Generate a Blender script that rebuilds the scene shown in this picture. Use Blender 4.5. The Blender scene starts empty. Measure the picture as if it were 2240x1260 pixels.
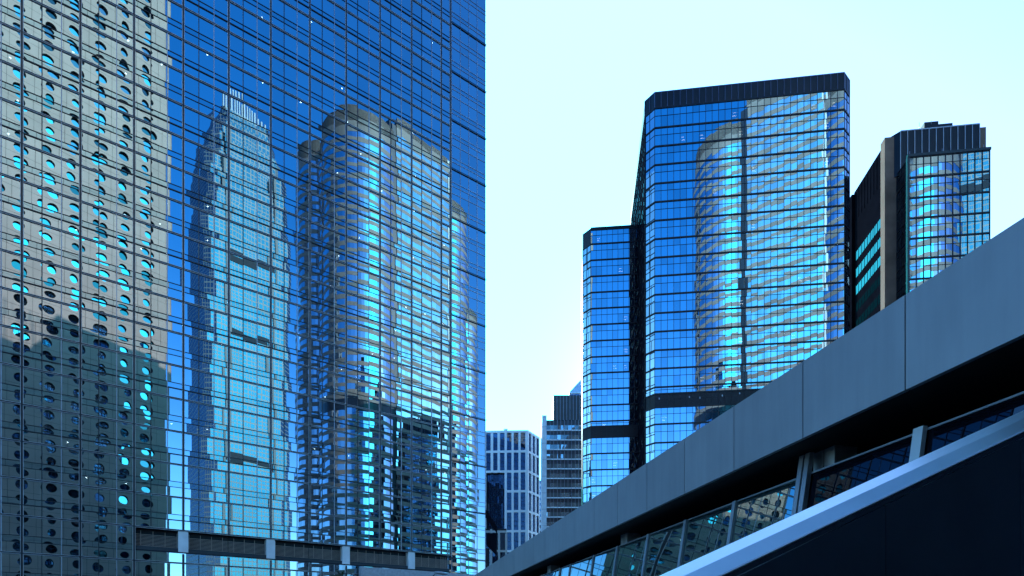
import bpy, math, random
import numpy as np
rng = random.Random(7)
R = math.radians
F = 1250.0                       # focal length in photo pixels
CX, HZ, EYE = 1120.0, 1394.0, 1.7
SUN_AZ, SUN_EL = R(-12), R(26.5)    # azimuth clockwise from +Y

# ---------------------------------------------------------------- camera, sky, sun, exposure
sc = bpy.context.scene
col = sc.collection
cam = bpy.data.cameras.new("camera")
cam.sensor_width = 36.0
cam.lens = 36.0 * F / 2240.0
cam.shift_y = (HZ - 630.0) / 2240.0
cam.clip_start, cam.clip_end = 0.1, 6000
co = bpy.data.objects.new("camera", cam)
co.location = (0, 0, EYE)
co.rotation_euler = (R(90), 0, 0)
col.objects.link(co)
sc.camera = co

w = bpy.data.worlds.new("World")
sc.world = w
w.use_nodes = True
nt = w.node_tree
bg = nt.nodes["Background"]
sky = nt.nodes.new("ShaderNodeTexSky")
sky.sky_type = 'NISHITA'
sky.sun_disc = False
sky.sun_elevation = SUN_EL
sky.sun_rotation = SUN_AZ
sky.air_density = 1.0
sky.dust_density = 1.6
sky.ozone_density = 3.0
hs = nt.nodes.new("ShaderNodeHueSaturation")
hs.inputs['Saturation'].default_value = 1.35
mx = nt.nodes.new("ShaderNodeMixRGB")
mx.blend_type = 'MULTIPLY'
mx.inputs[0].default_value = 1.0
mx.inputs[2].default_value = (0.27, 0.98, 1.2, 1)
nt.links.new(sky.outputs[0], hs.inputs['Color'])
nt.links.new(hs.outputs[0], mx.inputs[1])
tcw = nt.nodes.new("ShaderNodeTexCoord")          # broad pale haze on the sun's side of the sky
dt = nt.nodes.new("ShaderNodeVectorMath"); dt.operation = 'DOT_PRODUCT'
HAZE_AZ = R(12)
dt.inputs[1].default_value = (math.sin(HAZE_AZ), math.cos(HAZE_AZ), 0.0)
nt.links.new(tcw.outputs['Generated'], dt.inputs[0])
ma = nt.nodes.new("ShaderNodeMath"); ma.operation = 'MULTIPLY_ADD'; ma.use_clamp = True
ma.inputs[1].default_value = .5; ma.inputs[2].default_value = .5
nt.links.new(dt.outputs['Value'], ma.inputs[0])
pw = nt.nodes.new("ShaderNodeMath"); pw.operation = 'POWER'; pw.inputs[1].default_value = 4.0
nt.links.new(ma.outputs[0], pw.inputs[0])
gm = nt.nodes.new("ShaderNodeMixRGB"); gm.blend_type = 'ADD'; gm.inputs[0].default_value = 1
gc = nt.nodes.new("ShaderNodeMixRGB"); gc.blend_type = 'MULTIPLY'; gc.inputs[0].default_value = 1
gc.inputs[2].default_value = (2.8, 2.5, 3.2, 1)
nt.links.new(pw.outputs[0], gc.inputs[1])
nt.links.new(mx.outputs[0], gm.inputs[1]); nt.links.new(gc.outputs[0], gm.inputs[2])
sp_ = nt.nodes.new("ShaderNodeSeparateColor"); cb_ = nt.nodes.new("ShaderNodeCombineColor")
mn = nt.nodes.new("ShaderNodeMath"); mn.operation = 'MINIMUM'; mn.inputs[1].default_value = 1.78     # the haze stays cyan
nt.links.new(gm.outputs[0], sp_.inputs[0]); nt.links.new(sp_.outputs[0], mn.inputs[0])
nt.links.new(mn.outputs[0], cb_.inputs[0]); nt.links.new(sp_.outputs[1], cb_.inputs[1]); nt.links.new(sp_.outputs[2], cb_.inputs[2])
nrm = nt.nodes.new("ShaderNodeVectorMath"); nrm.operation = 'NORMALIZE'; nt.links.new(tcw.outputs['Generated'], nrm.inputs[0])
def lobe(az, el, power, c, prev):               # an added glow, hidden behind the dark tower, that brightens reflected glare
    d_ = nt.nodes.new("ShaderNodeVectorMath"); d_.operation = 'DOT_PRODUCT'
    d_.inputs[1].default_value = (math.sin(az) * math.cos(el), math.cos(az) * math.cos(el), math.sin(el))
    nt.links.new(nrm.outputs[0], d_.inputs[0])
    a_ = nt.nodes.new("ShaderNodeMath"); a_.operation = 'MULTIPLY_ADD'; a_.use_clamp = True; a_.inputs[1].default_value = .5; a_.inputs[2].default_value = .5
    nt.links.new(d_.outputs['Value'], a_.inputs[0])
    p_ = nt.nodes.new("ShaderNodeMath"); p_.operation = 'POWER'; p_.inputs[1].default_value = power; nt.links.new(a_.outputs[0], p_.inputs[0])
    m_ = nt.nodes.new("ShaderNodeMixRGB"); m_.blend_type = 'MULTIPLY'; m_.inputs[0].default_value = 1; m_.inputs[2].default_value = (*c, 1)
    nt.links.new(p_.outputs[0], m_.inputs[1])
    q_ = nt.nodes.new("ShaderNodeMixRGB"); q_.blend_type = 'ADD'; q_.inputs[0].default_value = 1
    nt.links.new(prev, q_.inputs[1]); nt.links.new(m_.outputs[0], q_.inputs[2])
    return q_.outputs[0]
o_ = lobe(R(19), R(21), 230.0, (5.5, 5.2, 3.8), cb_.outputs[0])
sz = nt.nodes.new("ShaderNodeSeparateXYZ"); nt.links.new(nrm.outputs[0], sz.inputs[0])
iv = nt.nodes.new("ShaderNodeMath"); iv.operation = 'SUBTRACT'; iv.inputs[0].default_value = 1.0; iv.use_clamp = True; nt.links.new(sz.outputs[2], iv.inputs[1])
hp = nt.nodes.new("ShaderNodeMath"); hp.operation = 'POWER'; hp.inputs[1].default_value = 5.5; nt.links.new(iv.outputs[0], hp.inputs[0])
hm = nt.nodes.new("ShaderNodeMixRGB"); hm.blend_type = 'MULTIPLY'; hm.inputs[0].default_value = 1; hm.inputs[2].default_value = (3.3, 3.4, 3.4, 1)
nt.links.new(hp.outputs[0], hm.inputs[1])
ha = nt.nodes.new("ShaderNodeMixRGB"); ha.blend_type = 'ADD'; ha.inputs[0].default_value = 1
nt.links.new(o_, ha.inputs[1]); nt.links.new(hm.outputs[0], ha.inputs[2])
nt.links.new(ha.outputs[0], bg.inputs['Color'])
bg.inputs['Strength'].default_value = 0.125

sl = bpy.data.lights.new("sun", 'SUN')
sl.energy = 2.0
sl.angle = R(0.5)
sl.color = (1.0, 0.93, 0.84)
so = bpy.data.objects.new("sun", sl)
sdir = (math.sin(SUN_AZ) * math.cos(SUN_EL), math.cos(SUN_AZ) * math.cos(SUN_EL), math.sin(SUN_EL))
from mathutils import Vector
so.rotation_euler = Vector(sdir).to_track_quat('Z', 'Y').to_euler()
so.location = (0, 0, 300)
col.objects.link(so)

sc.view_settings.view_transform = 'Standard'
sc.view_settings.look = 'None'
sc.view_settings.gamma = 1
sc.view_settings.exposure = 1.72
sc.cycles.max_bounces = 10
sc.cycles.glossy_bounces = 6
sc.cycles.transparent_max_bounces = 8

# ---------------------------------------------------------------- helpers
def V2(x, y): return np.array([x, y], float)
def unit(v): v = np.asarray(v, float); return v / np.linalg.norm(v)
def perp_to_cam(d, p):
    n = V2(d[1], -d[0])
    return n if n @ (-np.asarray(p)) > 0 else -n
def pt(px, Y): return V2((px - CX) / F * Y, Y)
def zz(py, Y): return EYE + (HZ - py) / F * Y
def isect(p, d, q, e):
    s = np.linalg.solve(np.array([d, -np.asarray(e)]).T, q - p)
    return p + s[0] * d
def onplane(px, p, d):
    """Point where the column px meets the vertical plane through p along d."""
    return isect(V2(0, 0), V2((px - CX) / F, 1), p, d)
def tpar(px, p, d): return float((onplane(px, p, d) - p) @ d)
def proj(x, y, z): return CX + F * x / y, HZ - F * (z - EYE) / y

def tag(o, label=None, cat=None, group=None, kind=None):
    if label: o["label"] = label
    if cat: o["category"] = cat
    if group: o["group"] = group
    if kind: o["kind"] = kind
    return o
def empty(name, p, label, cat, z=0.0, group=None):
    o = bpy.data.objects.new(name, None)
    o.location = (p[0], p[1], z)
    col.objects.link(o)
    return tag(o, label, cat, group)

class MB:
    """Collects boxes, quads and prisms and links them as ONE mesh object."""
    def __init__(s): s.v, s.f, s.m, s.t, s.s = [], [], [], [], []
    def face(s, pts, m=0, tint=1.0, smooth=False):
        i = len(s.v); s.v += [tuple(map(float, p)) for p in pts]
        s.f.append(tuple(range(i, i + len(pts)))); s.m.append(m); s.t.append(tint); s.s.append(smooth)
    def bar(s, p, d, n, t0, t1, n0, n1, z0, z1, m=0, tint=1.0):
        i = len(s.v)
        for z in (z0, z1):
            for (t, k) in ((t0, n0), (t1, n0), (t1, n1), (t0, n1)):
                q = p + d * t + n * k
                s.v.append((float(q[0]), float(q[1]), float(z)))
        fs = [(3, 2, 1, 0), (4, 5, 6, 7), (0, 1, 5, 4), (1, 2, 6, 5), (2, 3, 7, 6), (3, 0, 4, 7)]
        if (d[0] * n[1] - d[1] * n[0]) * (t1 - t0) * (n1 - n0) * (z1 - z0) < 0: fs = [f[::-1] for f in fs]
        for f in fs:
            s.f.append(tuple(i + k for k in f)); s.m.append(m); s.t.append(tint); s.s.append(False)
    def prism(s, poly, z0, z1, m=0):
        a = sum(poly[i][0] * poly[(i + 1) % len(poly)][1] - poly[(i + 1) % len(poly)][0] * poly[i][1] for i in range(len(poly)))
        if a < 0: poly = poly[::-1]
        n = len(poly)
        s.face([(p[0], p[1], z1) for p in poly], m); s.face([(p[0], p[1], z0) for p in poly][::-1], m)
        for i in range(n):
            p, q = poly[i], poly[(i + 1) % n]
            s.face([(p[0], p[1], z0), (q[0], q[1], z0), (q[0], q[1], z1), (p[0], p[1], z1)], m)
    def tube(s, p0, p1, r0, r1, seg=10, m=0):
        p0, p1 = np.array(p0, float), np.array(p1, float)
        a = unit(p1 - p0); b = unit(np.cross(a, [0, 0, 1] if abs(a[2]) < .9 else [1, 0, 0])); c = np.cross(a, b)
        i = len(s.v)
        for k in range(seg):
            q = math.cos(2 * math.pi * k / seg) * b + math.sin(2 * math.pi * k / seg) * c
            s.v.append(tuple(p0 + q * r0)); s.v.append(tuple(p1 + q * r1))
        for k in range(seg):
            j = (k + 1) % seg
            s.f.append((i + 2 * j, i + 2 * k, i + 2 * k + 1, i + 2 * j + 1)); s.m.append(m); s.t.append(1.0); s.s.append(True)
        s.f.append(tuple(i + 2 * k for k in range(seg))); s.m.append(m); s.t.append(1.0); s.s.append(False)
        s.f.append(tuple(i + 2 * k + 1 for k in range(seg))[::-1]); s.m.append(m); s.t.append(1.0); s.s.append(False)
    def pane(s, p, d, n, t0, t1, z0, z1, off, tilt, bulge, k=4, m=0, tint=1.0, wob=0.0, lean=0.0):
        """A sheet of glass, millimetres out of true, so that its mirror image bends."""
        a, b = rng.gauss(0, tilt), rng.gauss(0, tilt)
        W, H = t1 - t0, z1 - z0
        bu = bulge * rng.uniform(.55, 1.25) * min(W, H) / 4
        ph, ph2 = rng.uniform(0, 6.28), rng.uniform(0, 6.28)
        am = wob * min(W, H) / 6.28
        i = len(s.v)
        flip = d[0] * n[1] - d[1] * n[0] > 0
        for r in range(k + 1):
            for c in range(k + 1):
                u, v = c / k, r / k
                x, y = (u - .5), (v - .5)
                e = a * x * W + b * y * H + bu * ((1 - 4 * x * x) + (1 - 4 * y * y)) * .5 + am * (math.sin(5.5 * x + ph) * .6 + math.sin(5.0 * y + ph2) * .6)
                q = p + d * (t0 + u * W) + n * (off + e + lean * (v * H))
                s.v.append((float(q[0]), float(q[1]), z0 + v * H))
        for r in range(k):
            for c in range(k):
                f = (i + r * (k + 1) + c, i + r * (k + 1) + c + 1, i + (r + 1) * (k + 1) + c + 1, i + (r + 1) * (k + 1) + c)
                s.f.append(f[::-1] if flip else f); s.m.append(m); s.t.append(tint); s.s.append(True)
    def add(s, o):
        i = len(s.v); s.v += o.v; s.f += [tuple(k + i for k in f) for f in o.f]; s.m += o.m; s.t += o.t; s.s += o.s
    def build(s, name, mats, parent=None):
        me = bpy.data.meshes.new(name)
        me.from_pydata(s.v, [], s.f)
        for m in (mats if isinstance(mats, (list, tuple)) else [mats]): me.materials.append(m)
        me.polygons.foreach_set("material_index", s.m)
        me.polygons.foreach_set("use_smooth", s.s)
        if any(t != 1.0 for t in s.t) or True:
            at = me.attributes.new("tint", 'FLOAT', 'FACE'); at.data.foreach_set("value", s.t)
        me.update()
        o = bpy.data.objects.new(name, me)
        col.objects.link(o)
        if parent is not None:
            o.parent = parent
            o.matrix_parent_inverse = parent_inv(parent)
        return o
from mathutils import Matrix
def parent_inv(p):
    m = Matrix.Identity(4); q = p
    while q is not None:
        if q.type == 'EMPTY': m = Matrix.Translation(q.location) @ m
        q = q.parent
    return m.inverted()

# ---------------------------------------------------------------- materials
def mat(name):
    m = bpy.data.materials.new(name); m.use_nodes = True
    t = m.node_tree
    for n in list(t.nodes): t.nodes.remove(n)
    out = t.nodes.new("ShaderNodeOutputMaterial")
    return m, t, out
def N(t, typ, **kw):
    n = t.nodes.new(typ)
    for k, v in kw.items():
        if k in n.inputs: n.inputs[k].default_value = v
        else: setattr(n, k, v)
    return n
def noise_col(t, c0, c1, scale, detail=4.0, coord='Object'):
    tc = N(t, "ShaderNodeTexCoord"); nz = N(t, "ShaderNodeTexNoise", Scale=scale, Detail=detail)
    t.links.new(tc.outputs[coord], nz.inputs['Vector'])
    rp = N(t, "ShaderNodeValToRGB")
    rp.color_ramp.elements[0].position, rp.color_ramp.elements[1].position = .32, .68
    rp.color_ramp.elements[0].color = (*c0, 1); rp.color_ramp.elements[1].color = (*c1, 1)
    t.links.new(nz.outputs[0], rp.inputs[0])
    return rp, nz
def paint(name, c, rough=.5, metal=0.0, var=.12, scale=.6, bump=0.0, spec=.5, streak=0.0):
    m, t, out = mat(name)
    rp, nz = noise_col(t, [x * (1 - var) for x in c], [min(1, x * (1 + var)) for x in c], scale, 6)
    b = N(t, "ShaderNodeBsdfPrincipled", Roughness=rough, Metallic=metal)
    b.inputs['Specular IOR Level'].default_value = spec
    if streak:      # faint rain streaks and a slightly different tone for every panel
        tc = N(t, "ShaderNodeTexCoord"); mp = N(t, "ShaderNodeMapping"); mp.inputs['Scale'].default_value = (3.0, 3.0, .22)
        t.links.new(tc.outputs['Object'], mp.inputs[0]); n2 = N(t, "ShaderNodeTexNoise", Scale=1.6, Detail=5.0); t.links.new(mp.outputs[0], n2.inputs['Vector'])
        oi = N(t, "ShaderNodeObjectInfo")
        a1 = N(t, "ShaderNodeMath", operation='MULTIPLY_ADD'); a1.inputs[1].default_value = streak; a1.inputs[2].default_value = 1 - streak * .5
        t.links.new(n2.outputs[0], a1.inputs[0])
        a2 = N(t, "ShaderNodeMath", operation='MULTIPLY_ADD'); a2.inputs[1].default_value = .12; a2.inputs[2].default_value = .94
        t.links.new(oi.outputs['Random'], a2.inputs[0])
        a3 = N(t, "ShaderNodeMath", operation='MULTIPLY'); t.links.new(a1.outputs[0], a3.inputs[0]); t.links.new(a2.outputs[0], a3.inputs[1])
        mm = N(t, "ShaderNodeMixRGB", blend_type='MULTIPLY'); mm.inputs[0].default_value = 1
        t.links.new(rp.outputs[0], mm.inputs[1]); t.links.new(a3.outputs[0], mm.inputs[2]); t.links.new(mm.outputs[0], b.inputs['Base Color'])
    else: t.links.new(rp.outputs[0], b.inputs['Base Color'])
    if bump:
        bp = N(t, "ShaderNodeBump", Strength=bump, Distance=.02)
        t.links.new(nz.outputs[0], bp.inputs['Height']); t.links.new(bp.outputs[0], b.inputs['Normal'])
    t.links.new(b.outputs[0], out.inputs[0])
    return m
def coated_glass(name, tint, fac, behind, clear=False, rough=0.004):
    """Reflective coated glass: a tinted mirror coat over either a clear pane or a dark back."""
    m, t, out = mat(name)
    at = N(t, "ShaderNodeAttribute", attribute_name="tint")
    mu = N(t, "ShaderNodeMixRGB", blend_type='MULTIPLY'); mu.inputs[0].default_value = 1
    mu.inputs[1].default_value = (*tint, 1)
    t.links.new(at.outputs['Fac'], mu.inputs[2])
    g = N(t, "ShaderNodeBsdfGlossy", Roughness=rough)
    t.links.new(mu.outputs[0], g.inputs['Color'])
    if clear: b = N(t, "ShaderNodeBsdfTransparent", Color=(*behind, 1))
    else: b = N(t, "ShaderNodeBsdfDiffuse", Color=(*behind, 1))
    mi = N(t, "ShaderNodeMixShader"); mi.inputs[0].default_value = fac
    t.links.new(b.outputs[0], mi.inputs[1]); t.links.new(g.outputs[0], mi.inputs[2])
    t.links.new(mi.outputs[0], out.inputs[0])
    return m
def emit(name, c, s):
    m, t, out = mat(name)
    e = N(t, "ShaderNodeEmission", Color=(*c, 1), Strength=s)
    t.links.new(e.outputs[0], out.inputs[0])
    return m

GLASS_L = coated_glass("blue_coated_glass", (.41, .53, .62), .84, (.22, .34, .42), clear=True)
GLASS_S = coated_glass("blue_spandrel_glass", (.34, .50, .60), .82, (.010, .022, .04))
GLASS_R = coated_glass("deep_blue_glass", (.36, .52, .66), .88, (.006, .016, .04))
GLASS_RC = coated_glass("deep_blue_clear_glass", (.36, .52, .66), .86, (.5, .6, .7), clear=True)
GLASS_X = coated_glass("silver_blue_glass", (.54, .65, .80), .80, (.010, .03, .05))
GLASS_D = coated_glass("dark_clear_glass", (.5, .6, .75), .07, (.003, .004, .008))
GLASS_W = coated_glass("office_blue_glass", (.20, .30, .50), .35, (.006, .014, .04))
GLASS_B = coated_glass("brown_office_glass", (.62, .68, .72), .5, (.17, .18, .19))
GLASS_P = coated_glass("porthole_glass", (.42, .52, .68), .55, (.004, .008, .014))
SCREEN = coated_glass("green_screen_glass", (.60, .74, .72), .80, (.01, .02, .02))
DARK = paint("dark_anodised_frame", (.012, .016, .026), .35, .3)
MATTE = paint("matt_black_cladding", (.008, .009, .016), .9, 0, .2, .4, 0, 0.0)
BLACK = paint("black_bronze_panel", (.008, .010, .020), .4, .0, .2, .4, 0, .22)
TRIM = paint("aluminium_trim", (.42, .44, .50), .3, .35)
LIGHTMUL = paint("pale_mullion", (.30, .32, .40), .35, .6)
PALE = paint("pale_clad_panel", (.62, .68, .74), .4, .0)
FASCIA = paint("grey_blue_fascia_panel", (.275, .28, .31), .42, .1, .05, .9, streak=.30)
DECK = paint("dark_deck_concrete", (.012, .013, .016), .8)
STEEL = paint("grey_steel", (.34, .36, .40), .35, .5)
COPING = paint("brushed_pale_metal", (.80, .93, .95), .30, .6, .06, 1.2)
FLANK = paint("dark_metal_flank", (.11, .14, .20), .26, .45, .15, .5)
GRANITE = paint("grey_granite", (.34, .37, .42), .6, 0, .15, 3)
BROWNST = paint("brown_stone_pier", (.16, .115, .098), .8, 0, .25, .35, 0, .15)
CREAM = paint("warm_stone_cladding", (.325, .222, .182), .6, 0, .08, .12)
SEAM = paint("dark_seam", (.05, .05, .05), .8)
BEIGE = paint("beige_granite_band", (.21, .155, .135), .6, 0, .1, .3)
SILVER = paint("pale_granite_pier", (.62, .58, .54), .5, 0, .06, .3)
WHITE = paint("white_stone_grid", (.84, .86, .88), .55, 0, .04, .2)
ASPHALT = paint("asphalt", (.05, .05, .052), .9, 0, .2, 2, .3)
PAVE = paint("pavement_slab", (.22, .22, .22), .85, 0, .15, 2)
INSIDE = paint("office_interior", (.035, .045, .055), .9)
BLIND = paint("roller_blind", (.40, .50, .52), .8)
LAMPG = emit("ceiling_lamp", (1, .97, .9), 8.0)
STRIPL = emit("strip_light", (1, .97, .9), 2.6)
LEAFM = paint("palm_leaf", (.035, .06, .03), .6)
BARK = paint("palm_bark", (.16, .13, .10), .9, 0, .3, 8)
BLUEROOF = paint("pale_metal_roof", (.45, .55, .65), .4, .4)
RIB = paint("grey_rib", (.10, .11, .12), .6)
LOUVRE = paint("louvre_blade", (.30, .26, .24), .5, .1)

# ---------------------------------------------------------------- the setting
g = MB(); g.face([(-3000, -3000, 0), (3000, -3000, 0), (3000, 3000, 0), (-3000, 3000, 0)])
tag(g.build("ground", ASPHALT), kind="structure")

def area_seen(quad):
    """Picture area of a wall patch (0 outside the frame), to rank windows by how large they show."""
    xs, ys = [], []
    for q in quad:
        if q[1] < .5: return 0
        x, y = proj(*q); xs.append(min(max(x, 0), 2240)); ys.append(min(max(y, 0), 1260))
    return (max(xs) - min(xs)) * (max(ys) - min(ys))
class Windows:
    def __init__(s): s.l = []
    def add(s, mb, p, d, t0, t1, z0, z1):
        a, b = p + d * t0, p + d * t1
        s.l.append((area_seen([(a[0], a[1], z0), (b[0], b[1], z0), (a[0], a[1], z1), (b[0], b[1], z1)]), len(s.l), mb))
    def emit(s, parent, mats, name="window", top=98):
        s.l.sort(key=lambda e: (-e[0], e[1]))
        rest = MB()
        for k, (_a, _i, mb) in enumerate(s.l):
            if k < top: mb.build(name, mats, parent)
            else: rest.add(mb)
        if rest.f: tag(rest.build(name, mats, parent), kind="stuff")

# ---------------------------------------------------------------- 1. big glass tower on the left
P1 = pt(401.5, 73.0)
D1 = unit((2960 - CX, F)); N1 = perp_to_cam(D1, P1)
FL = 4.176
Z0 = EYE + 13.61
tk = [tpar(px, P1, D1) for px in (46, 176.5, 294, 401.5, 499, 594, 678, 757, 831, 900, 965)]
BAY = float(np.polyfit(range(11), tk, 1)[0]); T0 = float(np.polyfit(range(11), tk, 1)[1])
TEND = tpar(985, P1, D1)
tower = empty("glass_office_tower", P1 + D1 * 8 - N1 * 18,
              "huge blue mirror glass office tower filling the left side, reflecting a building with round windows", "skyscraper")
win = Windows()
NF = 25
NFB = 23                        # left end steps down unseen, shaped to set the round-window tower's shadow edge
TL = T0 - 4 * BAY
T6 = T0 + 6 * BAY
cols_t = [T0 + BAY / 3 * i for i in range(-12, 40) if T0 + BAY / 3 * i < TEND - .2] + [TEND]
FR = (0.0, .30, .47, 1.0)
LOW = T0 + 2 * BAY            # left of this the glazing runs down to the pavement
lights = []
for b in range(-4, 11):
    ta, tb = T0 + BAY * b, min(T0 + BAY * (b + 1), TEND)
    if ta >= TEND: break
    for k in range(-4, NF if b >= 6 else NFB):
        zb = Z0 + FL * k
        mb = MB()
        for i in range(3):
            a, c = ta + BAY / 3 * i, min(ta + BAY / 3 * (i + 1), TEND)
            if c - a < .15: continue
            for j in range(3):
                lo, hi = zb + FL * FR[j], zb + FL * FR[j + 1]
                if tb > LOW + .1 and k == -1 and j > 0: continue
                mb.pane(P1, D1, N1, a, c, max(lo, 0.02), hi, 0, .0020, .0042, 5 if j == 2 else 4, 1 if j == 1 else 0, rng.choice((1, 1, 1, .97, .93, .9)), wob=.0026)
            if k >= 0 and rng.random() < .22:
                lights.append((a + (c - a) * rng.uniform(.25, .75), zb + FL * 1.0 + FL * .28))
        if mb.f: win.add(mb, P1, D1, ta, tb, max(zb, 0), zb + FL)
ZT = Z0 + FL * NF
ZTB = Z0 + FL * NFB
# recessed wing at the right end of the same tower
REC = 3.0
P1B = P1 - N1 * REC
tr = [tpar(px, P1B, D1) for px in (988, 1008, 1027, 1045, 1061.5)]
CW2 = (tr[4] - tr[0]) / 4
TR0, TR1 = tr[0] - 4 * CW2, tr[4]
for i in range(8):
    for k in range(-4, NF):
        zb = Z0 + FL * k
        mb = MB()
        for j in range(3):
            mb.pane(P1B, D1, N1, TR0 + CW2 * i, TR0 + CW2 * (i + 1), max(zb + FL * FR[j], .02), zb + FL * FR[j + 1], 0, .0016, .004, 4, 1 if j == 1 else 0, rng.choice((1, 1, .96, .9)), wob=.002)
        win.add(mb, P1B, D1, TR0 + CW2 * i, TR0 + CW2 * (i + 1), max(zb, 0), zb + FL)
win.emit(tower, [GLASS_L, GLASS_S])
# vertical mullions
for i, t in enumerate(cols_t):
    idx = i - 12
    lowz = 0.0
    m = MB()
    ZT_ = ZT if idx >= 18 else ZTB
    segs = [(0.0, ZT_)] if t <= LOW + .2 else [(0.0, Z0 - FL * .72), (Z0 - .05, ZT)]
    for (a, b) in segs:
        if idx % 3 == 0 or t == TEND:
            m.bar(P1, D1, N1, t - .085, t + .085, -.05, .150, a, b, 0)
            m.bar(P1, D1, N1, t - .145, t - .090, -.02, .085, a, b, 1)
            m.bar(P1, D1, N1, t + .090, t + .145, -.02, .085, a, b, 1)
        elif idx % 3 == 2:
            m.bar(P1, D1, N1, t - .04, t + .04, -.05, .105, a, b, 2)
        else:
            m.bar(P1, D1, N1, t - .045, t + .045, -.05, .075, a, b, 0)
    m.build("mullion", [DARK, TRIM, LIGHTMUL], tower)
for i in range(9):
    m = MB(); t = TR0 + CW2 * i
    m.bar(P1B, D1, N1, t - .035, t + .035, -.05, .07, 0, ZT, 0)
    m.build("mullion", [LIGHTMUL], tower)
# horizontal transoms, broken where the louvre storey is
for k in range(-4, NF + 1):
    for j in range(3):
        z = Z0 + FL * (k + FR[j])
        if z > ZT + .1 or z < .3: continue
        if Z0 - FL * .74 < z < Z0 - .3: a, b = TL, LOW
        else: a, b = (TL if z < ZTB + .1 else T6), TEND
        m = MB()
        if j == 0:
            m.bar(P1, D1, N1, a, b, -.05, .130, z - .06, z + .06, 0)
            m.bar(P1, D1, N1, a, b, -.02, .135, z + .065, z + .10, 1)
            m.bar(P1, D1, N1, a, b, -.02, .135, z - .10, z - .065, 1)
        elif j == 1 and k % 2 == 0:
            m.bar(P1, D1, N1, a, b, -.05, .100, z - .055, z + .055, 0)
        else:
            m.bar(P1, D1, N1, a, b, -.05, .060, z - .032, z + .032, 0)
        m.build("transom", [DARK, TRIM, LIGHTMUL], tower)
        m = MB()
        if j == 0 and k % 2 == 0:
            m.bar(P1B, D1, N1, TR0, TR1 + .12, -.05, .12, z - .09, z + .03, 0)
            m.bar(P1B, D1, N1, TR0, TR1 + .16, .10, .18, z + .10, z + .14, 0)
        else:
            m.bar(P1B, D1, N1, TR0, TR1 + .10, -.05, .055, z - .04, z + .04, 2)
        m.build("transom", [DARK, TRIM, LIGHTMUL], tower)
# louvre storey, pilasters, soffit
for bay in range(2, 11, 1):
    a, b = T0 + BAY * bay + .05, min(T0 + BAY * (bay + 1), TEND) - .02
    m = MB()
    zl = Z0 - FL * .66
    for q in range(12):
        z = zl + .06 + q * .17
        m.bar(P1, D1, N1, a, b, -.82, -.66, z, z + .06, 0)
    m.bar(P1, D1, N1, a, b, -1.3, -1.0, zl, Z0 - .1, 1)
    for q in range(4):
        t = a + (b - a) * (q + .5) / 4
        m.bar(P1, D1, N1, t - .03, t + .03, -.66, -.60, zl, Z0 - .35, 0)
    m.build("louvre_panel", [LOUVRE, BLACK], tower)
    if bay % 2 == 1:
        m = MB(); t = T0 + BAY * bay
        m.bar(P1, D1, N1, t - .56, t + .56, -1.0, .04, zl - .05, Z0 - .13, 0)
        m.build("pilaster", PALE, tower)
m = MB()
m.bar(P1, D1, N1, LOW, TEND, -1.7, -.06, Z0 - .11, Z0 - .06)
m.bar(P1, D1, N1, TEND - .1, TEND, -REC, -.06, Z0 - .11, ZT)
m.bar(P1, D1, N1, LOW, TEND, -1.0, .05, Z0 - FL * .70, Z0 - FL * .66)
m.build("soffit", BLACK, tower)
# inside: floor slabs and a dark core wall, ceiling lamps seen through the glass
m = MB()
for k in range(-3, NF + 1):
    z = Z0 + FL * (k + .385)
    m.bar(P1, D1, N1, TL if z < ZTB else T6, TEND - .15, -7.0, -.15, z - .28, z + .28)
    m.bar(P1B, D1, N1, TEND, TR1 - .1, -7.0, -.15, z - .28, z + .28)
m.bar(P1, D1, N1, T6, TR1 - .2, -9, -7.02, 0, ZT - .3); m.bar(P1, D1, N1, TL, T6 - .02, -9, -7.02, 0, ZTB - .3)
m.bar(P1, D1, N1, T6, TR1, -40, -9.02, 0, ZT); m.bar(P1, D1, N1, TL - .3, T6 - .02, -40, -9.02, 0, ZTB)
m.build("interior", INSIDE, tower)
m = MB()  # unseen blocks added on the roof to shape the round-window tower's shadow edge
for (ta_, tb_, z_) in ((12.2, 15.2, ZTB + 3.5), (17.5, TEND + 5, ZT + .8), (21, TEND - 4, ZT + 2.2)):
    m.bar(P1, D1, N1, ta_, tb_, -30 - z_ * .01, -.2 - (z_ - ZTB) * .05, min(ZT, z_ - 1) - .2, z_)
m.build("roof_shadow_steps", INSIDE, tower)
E0 = P1B + D1 * (TR1 + .02)
for k in range(-4, NF):
    mb = MB()
    for c in range(22):
        for j in range(3): mb.pane(E0, -N1, D1, c * 1.8, c * 1.8 + 1.8, max(Z0 + FL * (k + FR[j]), .02), Z0 + FL * (k + FR[j + 1]), 0, .002, .004, 3)
    tag(mb.build("side_glazing", GLASS_S, tower), kind="stuff") if False else mb.build("side_glazing", GLASS_S, tower)
    mb = MB(); mb.bar(E0, -N1, D1, .15, 39.6, -.05, .09, Z0 + FL * k - .09, Z0 + FL * k + .09); mb.build("transom", DARK, tower)
for c in range(1, 23):
    mb = MB(); mb.bar(E0, -N1, D1, c * 1.8 - .04, c * 1.8 + .04, -.05, .07, 0, ZT); mb.build("mullion", DARK, tower)
lights = [q for q in lights if 0 < proj(*(P1 + D1 * q[0]), q[1])[0] < 980 and 0 < proj(*(P1 + D1 * q[0]), q[1])[1] < 1150]
rng.shuffle(lights); lights = lights[:54]
for (t, z) in lights:
    m = MB(); dd = rng.choice((.5, .9, 1.6))
    q = P1 + D1 * t - N1 * dd
    m.tube((q[0], q[1], z - .06), (q[0], q[1], z), .095, .105, 10)
    m.build("ceiling_light", LAMPG, tower)
m = MB()
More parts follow.
